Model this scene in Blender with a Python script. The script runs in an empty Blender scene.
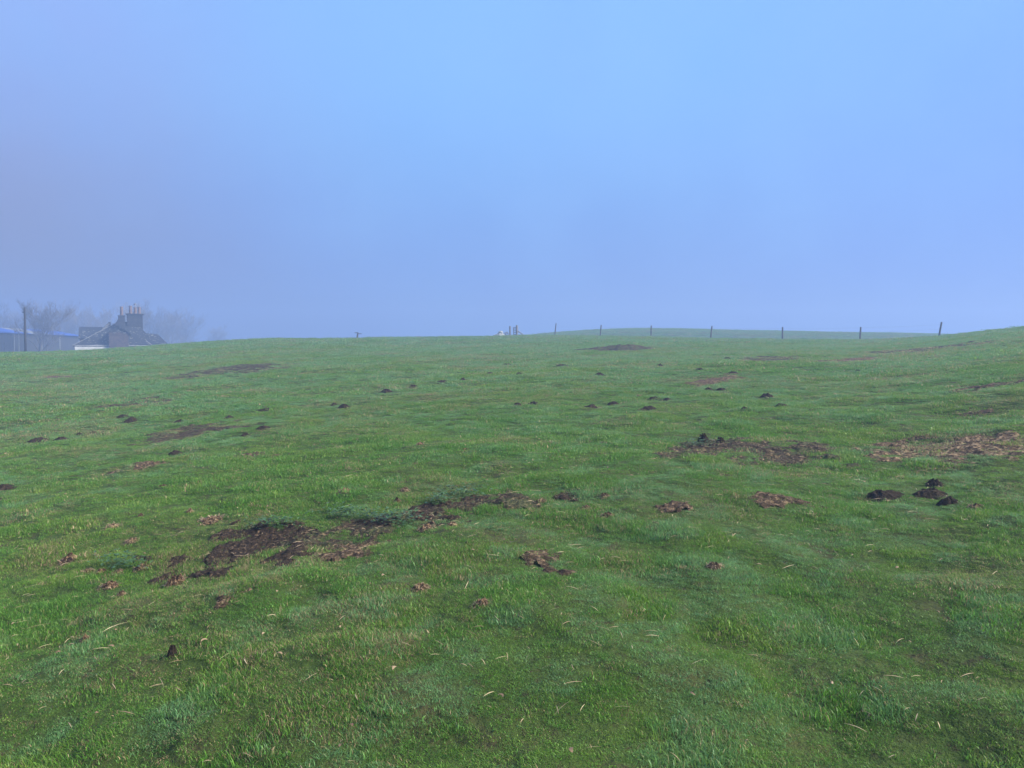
import bpy, bmesh, math, random
import numpy as np
from mathutils import Vector, Matrix

random.seed(11)
RNG = np.random.default_rng(11)
sc = bpy.context.scene
COL = sc.collection
R = math.radians

# ------------------------------------------------------------------ camera
CAM_Z, FPX, PITCH = 1.6, 760.0, math.atan(32 / 760.0)
cam_data = bpy.data.cameras.new('camera')
cam = bpy.data.objects.new('camera', cam_data)
COL.objects.link(cam)
cam.location = (0, 0, CAM_Z)
cam.rotation_euler = (math.pi / 2 - PITCH, 0, 0)
cam_data.sensor_width = 36
cam_data.lens = 36 * FPX / 1024
cam_data.clip_start, cam_data.clip_end = 0.05, 3000
sc.camera = cam


def ray(u, v):
    """direction of a sight line, as (azimuth, rise per metre of horizontal run)"""
    a, b = (u - 512) / FPX, (384 - v) / FPX
    c, s = math.cos(PITCH), math.sin(PITCH)
    y, z = c + b * s, -s + b * c
    return math.atan2(a, y), z / math.hypot(a, y)


# ------------------------------------------------------------------ noise
def _h(ix, iy, seed):
    n = (ix.astype(np.int64) * 374761393 + iy.astype(np.int64) * 668265263 + seed * 1274126177) & 0xFFFFFFFF
    n = ((n ^ (n >> 13)) * 1274126177) & 0xFFFFFFFF
    n = ((n ^ (n >> 16)) * 2246822519) & 0xFFFFFFFF
    return ((n ^ (n >> 15)) & 0xFFFFFF) / float(0xFFFFFF)


def noise(x, y, seed=0):
    x, y = np.asarray(x, float), np.asarray(y, float)
    ix, iy = np.floor(x), np.floor(y)
    fx, fy = x - ix, y - iy
    fx, fy = fx * fx * fx * (fx * (fx * 6 - 15) + 10), fy * fy * fy * (fy * (fy * 6 - 15) + 10)
    a, b = _h(ix, iy, seed), _h(ix + 1, iy, seed)
    c, d = _h(ix, iy + 1, seed), _h(ix + 1, iy + 1, seed)
    return (a + (b - a) * fx) * (1 - fy) + (c + (d - c) * fx) * fy


def fbm(x, y, seed=0, octs=4):
    t, amp, tot = 0, 1, 0
    for k in range(octs):
        t = t + amp * noise(x * 2 ** k + 17.3 * k, y * 2 ** k - 9.1 * k, seed + k)
        tot += amp
        amp *= .5
    return t / tot


def sstep(a, b, x):
    t = np.clip((x - a) / (b - a), 0, 1)
    return t * t * (3 - 2 * t)


# ------------------------------------------------------------------ terrain
AZ = np.linspace(-math.pi, math.pi, 2881)


def per_az(pairs, sig=.012):
    """smooth function of azimuth through (azimuth, value)"""
    pairs = sorted(pairs)
    a = np.array([p[0] for p in pairs]); f = np.array([p[1] for p in pairs])
    mid = (f[0] + f[-1]) / 2
    a = np.concatenate([[-math.pi, a[0] - .3], a, [a[-1] + .3, math.pi]])
    f = np.concatenate([[mid, f[0]], f, [f[-1], mid]])
    g = np.interp(AZ, a, f)
    k = np.exp(-.5 * (np.arange(-40, 41) * (AZ[1] - AZ[0]) / sig) ** 2); k /= k.sum()
    return np.convolve(np.pad(g, 40, mode='wrap'), k, 'valid')


CREST = [(0, 353.5), (75, 351.3), (100, 350.0), (170, 345), (230, 341), (270, 339.3), (360, 338.3), (440, 337.6), (490, 336.6),
         (530, 335.3), (556, 335.2), (601, 336), (651, 337), (711, 339), (782, 340.4), (860, 340.8), (940, 337.8),
         (975, 334), (1000, 331), (1024, 328.5)]
E_C = per_az([ray(*p) for p in CREST])
D_C = per_az([(ray(u, 340)[0], d) for u, d in [(0, 60), (360, 66), (510, 84), (556, 84), (640, 76), (711, 68), (860, 60), (940, 55), (1024, 46)]], .03)
A_C = per_az([(ray(u, 340)[0], d) for u, d in [(0, .85), (250, .6), (500, .15), (700, 0), (1024, 0)]], .03)
E_F = per_az([ray(*p) for p in [(380, 420), (450, 375), (495, 345), (530, 335), (560, 332.5), (600, 330), (640, 329), (700, 330), (750, 331), (850, 332.8),
                                (940, 334.3), (985, 337), (1040, 350), (1100, 380), (1200, 420)]])


def height(x, y, micro=True):
    x, y = np.asarray(x, float), np.asarray(y, float)
    r = np.hypot(x, y) + 1e-6
    az = np.arctan2(x, y)
    e, D, A, ef = (np.interp(az, AZ, t) for t in (E_C, D_C, A_C, E_F))
    rr = np.minimum(r, D * 1.9)
    t = rr / D
    z = e * rr + CAM_Z * (2 * t - t * t) - A * 6.75 * t * np.clip(1 - t, 0, 1) ** 2
    z = z - 1.7 * (1 - np.exp(-(np.clip(r - D, 0, None) / 40) ** 2))
    z = z - 3.0 * sstep(130, 260, r)
    zf = CAM_Z + ef * 118 - .0030 * (r - 118) ** 2
    w = .25
    d = np.clip((zf - z) / w, -30, 30)
    z = z + w * np.log1p(np.exp(d))
    if micro:
        z = z + .10 * (noise(x / 6.5, y / 6.5, 3) - .5) + .13 * (fbm(x / 1.5, y / 1.5, 5, 2) - .5) * (.45 + .55 * sstep(40, 10, r))
        z = z + .085 * (fbm(x / .40, y / .40, 7, 2) - .5) * sstep(28, 6, r)
    return z


def spot(u, v):
    """the point of the field that a sight line meets first"""
    az, e = ray(u, v)
    r = np.concatenate([np.arange(1.5, 30, .02), np.arange(30, 130, .05)])
    gx, gy = r * math.sin(az), r * math.cos(az)
    below = height(gx, gy) >= CAM_Z + e * r
    i = int(np.argmax(below)) if below.any() else int(np.argmin(CAM_Z + e * r - height(gx, gy)))
    return gx[i], gy[i], r[i]


# ------------------------------------------------------------------ helpers
def tag(o, label=None, cat=None, group=None, kind=None):
    if label: o['label'] = label
    if cat: o['category'] = cat
    if group: o['group'] = group
    if kind: o['kind'] = kind
    return o


def empty(name, loc, rz=0):
    o = bpy.data.objects.new(name, None)
    o.empty_display_size = .3
    o.location = loc
    o.rotation_euler = (0, 0, rz)
    COL.objects.link(o)
    return o


def mesh_obj(name, verts, faces, mat, parent=None, smooth=False, loc=None, link=True):
    me = bpy.data.meshes.new(name)
    me.from_pydata([tuple(v) for v in verts], [], faces)
    me.update()
    if smooth:
        me.polygons.foreach_set('use_smooth', [True] * len(me.polygons))
    if mat: me.materials.append(mat)
    o = bpy.data.objects.new(name, me)
    if link: COL.objects.link(o)
    if parent: o.parent = parent
    if loc is not None: o.location = loc
    return o


class MB:
    def __init__(s): s.v, s.f = [], []

    def add(s, v, f):
        b = len(s.v)
        s.v += [tuple(p) for p in v]
        s.f += [tuple(b + i for i in q) for q in f]
        return s

    def box(s, x0, x1, y0, y1, z0, z1):
        return s.add([(x0, y0, z0), (x1, y0, z0), (x1, y1, z0), (x0, y1, z0), (x0, y0, z1), (x1, y0, z1), (x1, y1, z1), (x0, y1, z1)],
                     [(3, 2, 1, 0), (4, 5, 6, 7), (0, 1, 5, 4), (1, 2, 6, 5), (2, 3, 7, 6), (3, 0, 4, 7)])

    def tube(s, pts, rad, n=8, jit=0):
        pts = [Vector(p) for p in pts]
        if not hasattr(rad, '__len__'): rad = [rad] * len(pts)
        rings, ref = [], None
        vs, fs = [], []
        for i, p in enumerate(pts):
            d = (pts[min(i + 1, len(pts) - 1)] - pts[max(i - 1, 0)]).normalized()
            if ref is None: ref = Vector((1, 0, 0)) if abs(d.x) < .8 else Vector((0, 1, 0))
            a = (ref - d * ref.dot(d)).normalized(); ref = a
            b = d.cross(a)
            for k in range(n):
                t = 2 * math.pi * k / n
                q = rad[i] * (1 + random.uniform(-jit, jit))
                vs.append(p + a * math.cos(t) * q + b * math.sin(t) * q)
        for i in range(len(pts) - 1):
            for k in range(n):
                fs.append((i * n + k, i * n + (k + 1) % n, (i + 1) * n + (k + 1) % n, (i + 1) * n + k))
        fs.append(tuple(reversed(range(n)))); fs.append(tuple((len(pts) - 1) * n + k for k in range(n)))
        return s.add(vs, fs)

    def build(s, name, mat, parent=None, smooth=False, bevel=0, loc=None):
        o = mesh_obj(name, s.v, s.f, mat, parent, smooth, loc)
        if bevel:
            m = o.modifiers.new('bevel', 'BEVEL'); m.width = bevel; m.segments = 2
        return o


class NT:
    """short-hand for a node tree"""
    def __init__(s, t): s.t = t

    def n(s, kind, **kw):
        nd = s.t.nodes.new(kind)
        ins = kw.pop('ins', {})
        for k, v in kw.items(): setattr(nd, k, v)
        for k, v in ins.items():
            if isinstance(v, bpy.types.NodeSocket): s.t.links.new(v, nd.inputs[k])
            else: nd.inputs[k].default_value = v
        return nd

    def l(s, a, b): s.t.links.new(a, b)

    def mix(s, f, a, b, mode='MIX'):
        nd = s.n('ShaderNodeMix', data_type='RGBA', blend_type=mode)
        for i, v in ((0, f), (6, a), (7, b)):
            if isinstance(v, bpy.types.NodeSocket): s.l(v, nd.inputs[i])
            elif i: nd.inputs[i].default_value = (*v, 1)
            else: nd.inputs[i].default_value = v
        return nd.outputs[2]

    def ramp(s, f, a, b):
        nd = s.n('ShaderNodeMapRange', interpolation_type='SMOOTHSTEP', ins={1: a, 2: b})
        s.l(f, nd.inputs[0])
        return nd.outputs[0]

    def noise(s, vec, scale, detail=3, rough=.55):
        nd = s.n('ShaderNodeTexNoise', ins={'Scale': scale, 'Detail': detail, 'Roughness': rough})
        if vec is not None: s.l(vec, nd.inputs['Vector'])
        return nd.outputs['Fac']

    def m(s, op, a, b=None, clamp=False):
        nd = s.n('ShaderNodeMath', operation=op, use_clamp=clamp)
        for i, v in ((0, a), (1, b)):
            if v is None: continue
            if isinstance(v, bpy.types.NodeSocket): s.l(v, nd.inputs[i])
            else: nd.inputs[i].default_value = v
        return nd.outputs[0]


def material(name):
    m = bpy.data.materials.new(name)
    m.use_nodes = True
    t = NT(m.node_tree)
    b = m.node_tree.nodes['Principled BSDF']
    return m, t, b


def two_tone(name, c1, c2, scale, rough=.85, bump=0, lo=.35, hi=.65, c3=None, s3=40, lo3=.6, hi3=.7, bscale=None, stretch=None):
    m, t, b = material(name)
    tc = t.n('ShaderNodeTexCoord').outputs['Object']
    if stretch:
        mp = t.n('ShaderNodeMapping', ins={'Scale': stretch}); t.l(tc, mp.inputs[0]); tc = mp.outputs[0]
    c = t.mix(t.ramp(t.noise(tc, scale, 4), lo, hi), c1, c2)
    if c3: c = t.mix(t.ramp(t.noise(tc, s3, 3), lo3, hi3), c, c3)
    t.l(c, b.inputs['Base Color'])
    b.inputs['Roughness'].default_value = rough
    b.inputs['Specular IOR Level'].default_value = .25
    if bump:
        bp = t.n('ShaderNodeBump', ins={'Strength': .8, 'Distance': bump})
        t.l(t.noise(tc, bscale or scale * 4, 5), bp.inputs['Height']); t.l(bp.outputs[0], b.inputs['Normal'])
    return m


# ------------------------------------------------------------------ materials
M = {}
M['slate'] = two_tone('slate', (.009, .0105, .0125), (.019, .021, .024), 3, .7, .02, c3=(.28, .29, .29), s3=4.5, lo3=.625, hi3=.655, stretch=(1, 1, 2))
M['harl'] = two_tone('white_harl', (.40, .40, .39), (.50, .50, .49), 2, .9, .01)
M['stone'] = two_tone('rubble_stone', (.046, .034, .031), (.078, .058, .052), 4, .9, .03)
M['chimney_stone'] = two_tone('chimney_stone', (.019, .019, .020), (.037, .037, .037), 3, .9, .02)
M['terracotta'] = two_tone('terracotta', (.12, .078, .06), (.165, .11, .082), 3, .8)
M['lead'] = two_tone('lead_flashing', (.12, .123, .126), (.19, .193, .196), 4, .6)
M['blue_sheet'] = two_tone('blue_roof_sheet', (.025, .065, .27), (.04, .09, .35), .5, .45)
M['grey_sheet'] = two_tone('grey_roof_sheet', (.12, .13, .14), (.18, .19, .2), .5, .6)
M['boards'] = two_tone('weathered_boards', (.022, .024, .024), (.045, .045, .044), 1.2, .9, stretch=(8, 8, .4))
M['door_dark'] = two_tone('dark_door', (.03, .03, .032), (.05, .05, .05), 2, .8)
M['gate_wood'] = two_tone('gate_wood', (.10, .09, .075), (.22, .20, .17), 5, .9, .006, stretch=(4, 4, .7), bscale=30)
M['post'] = two_tone('weathered_post', (.04, .036, .03), (.085, .075, .062), 5, .9, .006, stretch=(4, 4, .7), bscale=30)
M['pole'] = two_tone('creosote_pole', (.018, .016, .014), (.035, .03, .025), 3, .85, stretch=(4, 4, .3))
M['wire'] = two_tone('galvanised_wire', (.16, .17, .18), (.26, .27, .28), 3, .5)
M['bark'] = two_tone('bark', (.045, .04, .034), (.09, .082, .07), 2, .9)
M['twig'] = two_tone('twigs', (.09, .078, .068), (.16, .14, .115), .7, .9)
M['field_stone'] = two_tone('field_stone', (.30, .30, .28), (.44, .44, .41), 3, .9, .03, c3=(.07, .10, .05), s3=4)
M['car_paint'] = two_tone('pale_car_paint', (.62, .63, .64), (.7, .71, .72), 1, .3)
M['car_glass'] = two_tone('car_glass', (.02, .022, .025), (.03, .032, .035), 1, .1)
M['tyre'] = two_tone('tyre_rubber', (.02, .02, .02), (.03, .03, .03), 5, .9)
M['rim'] = two_tone('wheel_rim', (.35, .35, .36), (.45, .45, .46), 5, .4)
M['tail_lamp'] = two_tone('red_lamp', (.35, .02, .02), (.45, .03, .03), 5, .3)


def soil_mat(name, dark, mid, tan, tan_amt, near=30.0, green=0.0):
    m, t, b = material(name)
    p = t.n('ShaderNodeNewGeometry').outputs['Position']
    c = t.mix(t.ramp(t.noise(p, near, 5, .7), .35, .68), dark, mid)
    f = t.ramp(t.noise(p, near * .5, 6, .72), 1 - tan_amt - .06, 1 - tan_amt + .05)
    c = t.mix(f, c, tan)
    if green:
        c = t.mix(t.m('MULTIPLY', t.ramp(t.noise(p, 5, 4, .65), .48, .6), green), c, (.06, .10, .03))
    t.l(c, b.inputs['Base Color'])
    b.inputs['Roughness'].default_value = .95
    b.inputs['Specular IOR Level'].default_value = .12
    bp = t.n('ShaderNodeBump', ins={'Strength': 1.0, 'Distance': .03})
    t.l(t.noise(p, near * 1.1, 6, .72), bp.inputs['Height']); t.l(bp.outputs[0], b.inputs['Normal'])
    return m


M['soil'] = soil_mat('dark_soil', (.014, .0100, .0068), (.050, .034, .022), (.16, .11, .065), .38, 42)
M['soil_far'] = soil_mat('dark_soil_far', (.022, .016, .010), (.055, .040, .026), (.14, .105, .062), .36, 9, .5)
M['soil_brown'] = soil_mat('brown_soil', (.034, .023, .014), (.095, .064, .040), (.20, .14, .085), .43, 38)
M['soil_straw'] = soil_mat('straw_strewn_soil', (.050, .033, .020), (.135, .090, .054), (.29, .205, .12), .45, 38)
M['soil_mixed'] = soil_mat('mixed_soil', (.019, .014, .009), (.066, .047, .030), (.18, .135, .075), .40, 38, .3)
M['mole'] = soil_mat('molehill_soil', (.014, .0098, .0062), (.044, .031, .019), (.08, .057, .035), .34, 30)
M['thatch'] = soil_mat('dead_thatch', (.035, .022, .015), (.105, .062, .036), (.24, .155, .085), .46, 60)
M['thatch_pale'] = soil_mat('pale_thatch', (.06, .04, .024), (.16, .11, .062), (.30, .22, .125), .46, 60)

# ground: trodden thatch under the sward near by, worn green further out (the sward itself is real blades)
m, t, b = material('pasture_ground')
p = t.n('ShaderNodeNewGeometry').outputs['Position']
g = t.mix(t.ramp(t.noise(p, .35, 4), .35, .65), (.030, .052, .010), (.040, .066, .014))
g = t.mix(t.ramp(t.noise(p, 2.2, 4, .6), .5, .72), g, (.050, .050, .020))
g = t.mix(t.ramp(t.noise(p, 14, 4, .65), .52, .75), g, (.032, .025, .014))
t.l(g, b.inputs['Base Color'])
b.inputs['Roughness'].default_value = .95
b.inputs['Specular IOR Level'].default_value = .1
bp = t.n('ShaderNodeBump', ins={'Strength': .9, 'Distance': .04})
t.l(t.noise(p, 12, 5, .65), bp.inputs['Height']); t.l(bp.outputs[0], b.inputs['Normal'])
M['ground'] = m

# blades: tint.x = how many blades are dead, tint.y = dewy flecks and a blue-green tone growing with distance, tint.z = yellow-green against deep green
m, t, b = material('grass_blades')
tint = t.n('ShaderNodeAttribute', attribute_type='INSTANCER', attribute_name='tint').outputs['Vector']
sp = t.n('ShaderNodeSeparateXYZ'); t.l(tint, sp.inputs[0])
at = t.n('ShaderNodeAttribute', attribute_type='GEOMETRY', attribute_name='bl').outputs['Vector']
sa = t.n('ShaderNodeSeparateXYZ'); t.l(at, sa.inputs[0])
rnd, rnd2, along = sa.outputs[0], sa.outputs[1], sa.outputs[2]
deep = t.mix(rnd2, (.030, .108, .009), (.108, .268, .025))
yel = t.mix(rnd2, (.088, .172, .009), (.215, .300, .038))
c = t.mix(sp.outputs[2], deep, yel)
c = t.mix(t.m('MULTIPLY', sp.outputs[1], .8), c, (.140, .290, .125))
tip = t.m('MULTIPLY', t.ramp(along, .6, 1.0), .30)
c = t.mix(tip, c, (.30, .33, .07))
dead = t.mix(rnd2, (.17, .115, .06), (.36, .28, .15))
c = t.mix(t.ramp(t.m('SUBTRACT', sp.outputs[0], rnd), -.02, .02), c, dead)
t.l(c, b.inputs['Base Color'])
b.inputs['Roughness'].default_value = .42
b.inputs['Specular IOR Level'].default_value = .25
tr = t.n('ShaderNodeBsdfTranslucent'); t.l(c, tr.inputs[0])
mx = t.n('ShaderNodeMixShader', ins={0: .42}); t.l(b.outputs[0], mx.inputs[1]); t.l(tr.outputs[0], mx.inputs[2])
t.l(mx.outputs[0], m.node_tree.nodes['Material Output'].inputs['Surface'])
M['blade'] = m

m, t, b = material('straw')
at = t.n('ShaderNodeAttribute', attribute_type='GEOMETRY', attribute_name='bl').outputs['Vector']
sa = t.n('ShaderNodeSeparateXYZ'); t.l(at, sa.inputs[0])
c = t.mix(sa.outputs[0], (.22, .15, .08), (.58, .46, .28))
c = t.mix(sa.outputs[1], c, (.13, .07, .04))
t.l(c, b.inputs['Base Color']); b.inputs['Roughness'].default_value = .6
M['straw'] = m

m, t, b = material('weed_leaf')
at = t.n('ShaderNodeAttribute', attribute_type='GEOMETRY', attribute_name='bl').outputs['Vector']
sa = t.n('ShaderNodeSeparateXYZ'); t.l(at, sa.inputs[0])
t.l(t.mix(sa.outputs[0], (.018, .052, .010), (.048, .105, .022)), b.inputs['Base Color']); b.inputs['Roughness'].default_value = .5
M['weed'] = m

# ------------------------------------------------------------------ the field
front = np.linspace(-R(50), R(50), 900)
back = np.linspace(R(50), 2 * math.pi - R(50), 140)[1:-1]
ang = np.concatenate([front, back])
rad = .5 * np.exp(np.linspace(0, math.log(320 / .5), 470))
AA, RR = np.meshgrid(ang, rad)
gx, gy = RR * np.sin(AA), RR * np.cos(AA)
gz = height(gx, gy)
na, nr = len(ang), len(rad)
verts = np.stack([gx.ravel(), gy.ravel(), gz.ravel()], 1)
verts = np.vstack([verts, [[0, 0, float(height(0.0, 0.01))]]])
i, k = np.meshgrid(np.arange(nr - 1), np.arange(na), indexing='ij')
k2 = (k + 1) % na
quads = np.stack([i * na + k, (i + 1) * na + k, (i + 1) * na + k2, i * na + k2], -1).reshape(-1, 4)
faces = [tuple(q) for q in quads.tolist()] + [(nr * na, q, (q + 1) % na) for q in range(na)]
ground = mesh_obj('ground', verts.tolist(), faces, M['ground'], smooth=True)
tag(ground, 'green sloping pasture rising to a foggy crest', 'ground', kind='structure')

# ------------------------------------------------------------------ bare soil and molehills: where they lie
# (column, row, half width, half height in the picture, tilt, kind, label) turned into ellipses on the field
PATCH = [
    (250, 551, 66, 17, .30, 'soil', 'broad dark bare soil at the lower left end of the strip'),
    (363, 529, 50, 12, .16, 'soil_mixed', 'brown and dark bare soil in the middle of the left strip'),
    (352, 551, 26, 6, .2, 'soil_brown', 'small brown bare soil patch below the middle of the strip'),
    (432, 516, 30, 9, .12, 'soil', 'dark bare soil patch beside low blue green weeds'),
    (487, 503, 38, 8, .08, 'soil_mixed', 'crumbly bare soil at the upper end of the left strip'),
    (300, 540, 26, 9, .3, 'soil_mixed', 'trampled soil joining the dark end to the middle of the strip'),
    (395, 521, 24, 7, .15, 'soil_mixed', 'soil with weeds between the middle and the upper strip'),
    (460, 510, 26, 8, .1, 'soil_mixed', 'broken soil linking the dark patch and the upper end'),
    (520, 500, 22, 5, .05, 'soil_mixed', 'thin broken soil running out to the right of the strip'),
    (215, 565, 28, 9, .35, 'soil', 'dark soil tongue at the lower tip of the strip'),
    (566, 497, 14, 5, 0, 'soil', 'small dark scrape at the far right tip of the strip'),
    (712, 450, 50, 12, -.05, 'soil_mixed', 'left half of the wide grey brown trampled soil'),
    (785, 457, 58, 15, -.03, 'soil_mixed', 'right half of the wide grey brown trampled soil'),
    (952, 449, 66, 12, -.08, 'soil_straw', 'reddish brown bare patch strewn with dead stalks at right'),
    (768, 498, 36, 6.5, -.15, 'soil_brown', 'brown scuffed soil between the wide patch and the camera'),
    (673, 507, 17, 5, 0, 'soil_brown', 'small scuffed soil patch left of the brown one'),
    (718, 380, 18, 5, 0, 'soil_brown', 'tan and dark bare patch in the middle distance'),
    (985, 387, 30, 5, 0, 'soil_brown', 'thin brown worn patch at far right'),
    (980, 413, 28, 5, 0, 'soil_brown', 'brown worn patch below the thin one at right'),
    (237, 369, 60, 5, .10, 'soil_far', 'long thin dark bare patch on the left slope'),
    (133, 404, 44, 6, .05, 'soil_far', 'purplish dark bare patch on the far left slope'),
    (193, 434, 38, 7, .05, 'soil_mixed', 'speckled bare patch below the molehill pairs at left'),
    (258, 455, 28, 4, .1, 'soil_brown', 'brown scuffed streak on the left slope'),
    (145, 466, 34, 4, .2, 'soil_brown', 'thin slanting scuffed streak at left'),
    (858, 359, 18, 3, 0, 'soil_brown', 'pale brown worn spot below the fence'),
    (768, 359, 34, 3, 0, 'soil_far', 'faint worn streak below the middle of the fence'),
    (925, 350, 22, 3, 0, 'soil_far', 'worn spot below the tall fence post'),
    (540, 560, 16, 7, -.5, 'soil_brown', 'small brown scrape in the near grass'),
    (237, 598, 20, 6, .2, 'soil_brown', 'rusty brown scrape below the dark soil'),
    (60, 377, 30, 3, 0, 'soil_brown', 'faint brown worn streak at upper left'),
    (905, 441, 26, 6, 0, 'soil_brown', 'scuffed edge left of the reddish brown patch'),
]
WEAK = {p[6] for p in PATCH if (p[0], p[1]) in ((985, 387), (980, 413), (133, 404), (145, 466), (258, 455), (540, 560), (237, 598), (905, 441), (60, 377))}
patches = []
for (u, v, hw, hh, tilt, kind, lab) in PATCH:
    if v > 490 and u < 600: hw, hh = hw * 1.18, hh * 1.2
    cx, cy, r = spot(u, v)
    ax, ay, ra = spot(u, v - hh * .9)
    bx_, by_, rb = spot(u, v + hh)
    a = hw * cy / FPX
    bdep = max(.5 * math.hypot(ax - bx_, ay - by_), a * .3)
    lx, ly, _ = spot(u - hw, v + tilt * hw); rx_, ry_, _ = spot(u + hw, v - tilt * hw)
    th = math.atan2(ry_ - ly, rx_ - lx)
    a = max(.5 * math.hypot(rx_ - lx, ry_ - ly), a)
    patches.append((cx, cy, a, bdep, th, kind, lab, r))


def patch_mask(pt, x, y):
    cx, cy, a, b_, th, kind, lab, r = pt
    dx, dy = x - cx, y - cy
    p, q = dx * math.cos(th) + dy * math.sin(th), -dx * math.sin(th) + dy * math.cos(th)
    d = np.sqrt((p / a) ** 2 + (q / b_) ** 2)
    s = max(a, b_)
    d = d + 1.5 * (fbm(x / (s * .45), y / (s * .45), 21, 4) - .5) + (2.0 if max(a, b_) < .8 else 1.1) * (fbm(x / .16, y / .16, 22, 3) - .45)
    return np.clip(((.78 if lab in WEAK else 1.15) - d) / .5, 0, 1)


MOLE = [  # column, row of its foot, width in the picture, height in the picture, label
    (38, 443, 20, 5, 'broad dark molehill, left one of the pair at far left'),
    (60, 441, 12, 4, 'smaller dark molehill just right of the broad far left one'),
    (79, 436, 9, 2, 'flat little molehill between the far left pair and the speckled patch'),
    (94, 434, 9, 2.5, 'small molehill left of the speckled bare patch'),
    (123, 418, 13, 3, 'upper molehill of the touching pair above the speckled patch'),
    (131, 422, 14, 4, 'lower molehill of the touching pair above the speckled patch'),
    (179, 423, 10, 3, 'lone molehill above the speckled bare patch'),
    (229, 419, 10, 2.5, 'small molehill up the slope right of the speckled patch'),
    (245, 437, 13, 3, 'flat dark molehill right beside the speckled patch'),
    (264, 430, 15, 4, 'pointed dark molehill right of the flat one by the speckled patch'),
    (266, 412, 13, 3.5, 'dark molehill above the pointed one on the left slope'),
    (174, 455, 13, 4, 'dark molehill below the speckled bare patch'),
    (334, 406, 8, 2.5, 'tiny molehill touching the left side of a larger one'),
    (344, 409, 15, 4.5, 'large dark molehill in the middle of the left slope'),
    (387, 393, 14, 4, 'first molehill of the rising line, nearest the left slope'),
    (413, 389, 10, 4, 'steep molehill second in the rising line'),
    (443, 383, 13, 2.5, 'low molehill third in the rising line'),
    (463, 381, 7, 3, 'narrow molehill fourth in the rising line'),
    (490, 375, 11, 2.5, 'flat molehill fifth in the rising line'),
    (519, 376, 9, 3, 'molehill at the top of the rising line'),
    (507, 366, 14, 2.5, 'long low molehill beyond the rising line'),
    (562, 367, 14, 2.5, 'wide low molehill below the dark soil heap'),
    (600, 377, 13, 4, 'brownish molehill in the middle of the field'),
    (517, 406, 9, 2.5, 'low molehill left of a bigger one at mid field'),
    (534, 406, 12, 4, 'dark molehill at the centre of the field'),
    (592, 408, 14, 2, 'flat molehill right of the centre one'),
    (613, 405, 12, 2.5, 'low dark molehill right of the flat one'),
    (650, 411, 16, 4.5, 'brown molehill above the wide trampled soil'),
    (654, 400, 12, 3, 'molehill just above the brown one'),
    (667, 401, 8, 2.5, 'small molehill right beside another above the trampled soil'),
    (709, 391, 9, 3, 'small molehill below the left side of the tan patch'),
    (721, 392, 11, 3.5, 'molehill below the right side of the tan patch'),
    (733, 374, 10, 2.5, 'molehill just above and right of the tan patch'),
    (766, 398, 15, 4, 'wide brown molehill right of the tan patch'),
    (780, 408, 12, 4, 'dark molehill down the slope right of the tan patch'),
    (744, 411, 10, 3, 'faint molehill between the tan patch and the trampled soil'),
    (881, 499, 37, 10, 'black rounded molehill, left one of the near group'),
    (930, 498, 37, 11, 'largest black molehill in the middle of the near group'),
    (947, 505, 20, 6, 'small black molehill at the lower right of the near group'),
    (934, 486, 17, 2.5, 'low black molehill behind the largest of the near group'),
    (703, 446, 12, 9, 'tall black clod of soil on the back edge of the trampled patch'),
    (720, 445, 9, 6, 'shorter black clod of soil on the back edge of the trampled patch'),
    (4, 490, 22, 6, 'dark molehill cut off by the left edge of the picture'),
    (172, 660, 10, 9, 'small black clod of soil alone in the near grass'),
    (858, 372, 6, 2, 'tiny molehill far off below the fence'),
    (700, 371, 11, 2.5, 'low molehill beyond the tan patch'),
    (727, 360, 10, 2.5, 'farthest molehill below the middle of the fence'),
    (660, 367, 9, 3, 'molehill down the slope from the dark soil heap'),
]
moles = []
for (u, v, w, hgt, lab) in MOLE:
    x, y, r = spot(u, v - hgt * .25)
    moles.append((x, y, (.53 if r < 12 else .6) * w * y / FPX, max(hgt * (.85 if 'clod' in lab else .36 if r < 12 else .55) * y / FPX, .03) + .018, lab))

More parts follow.
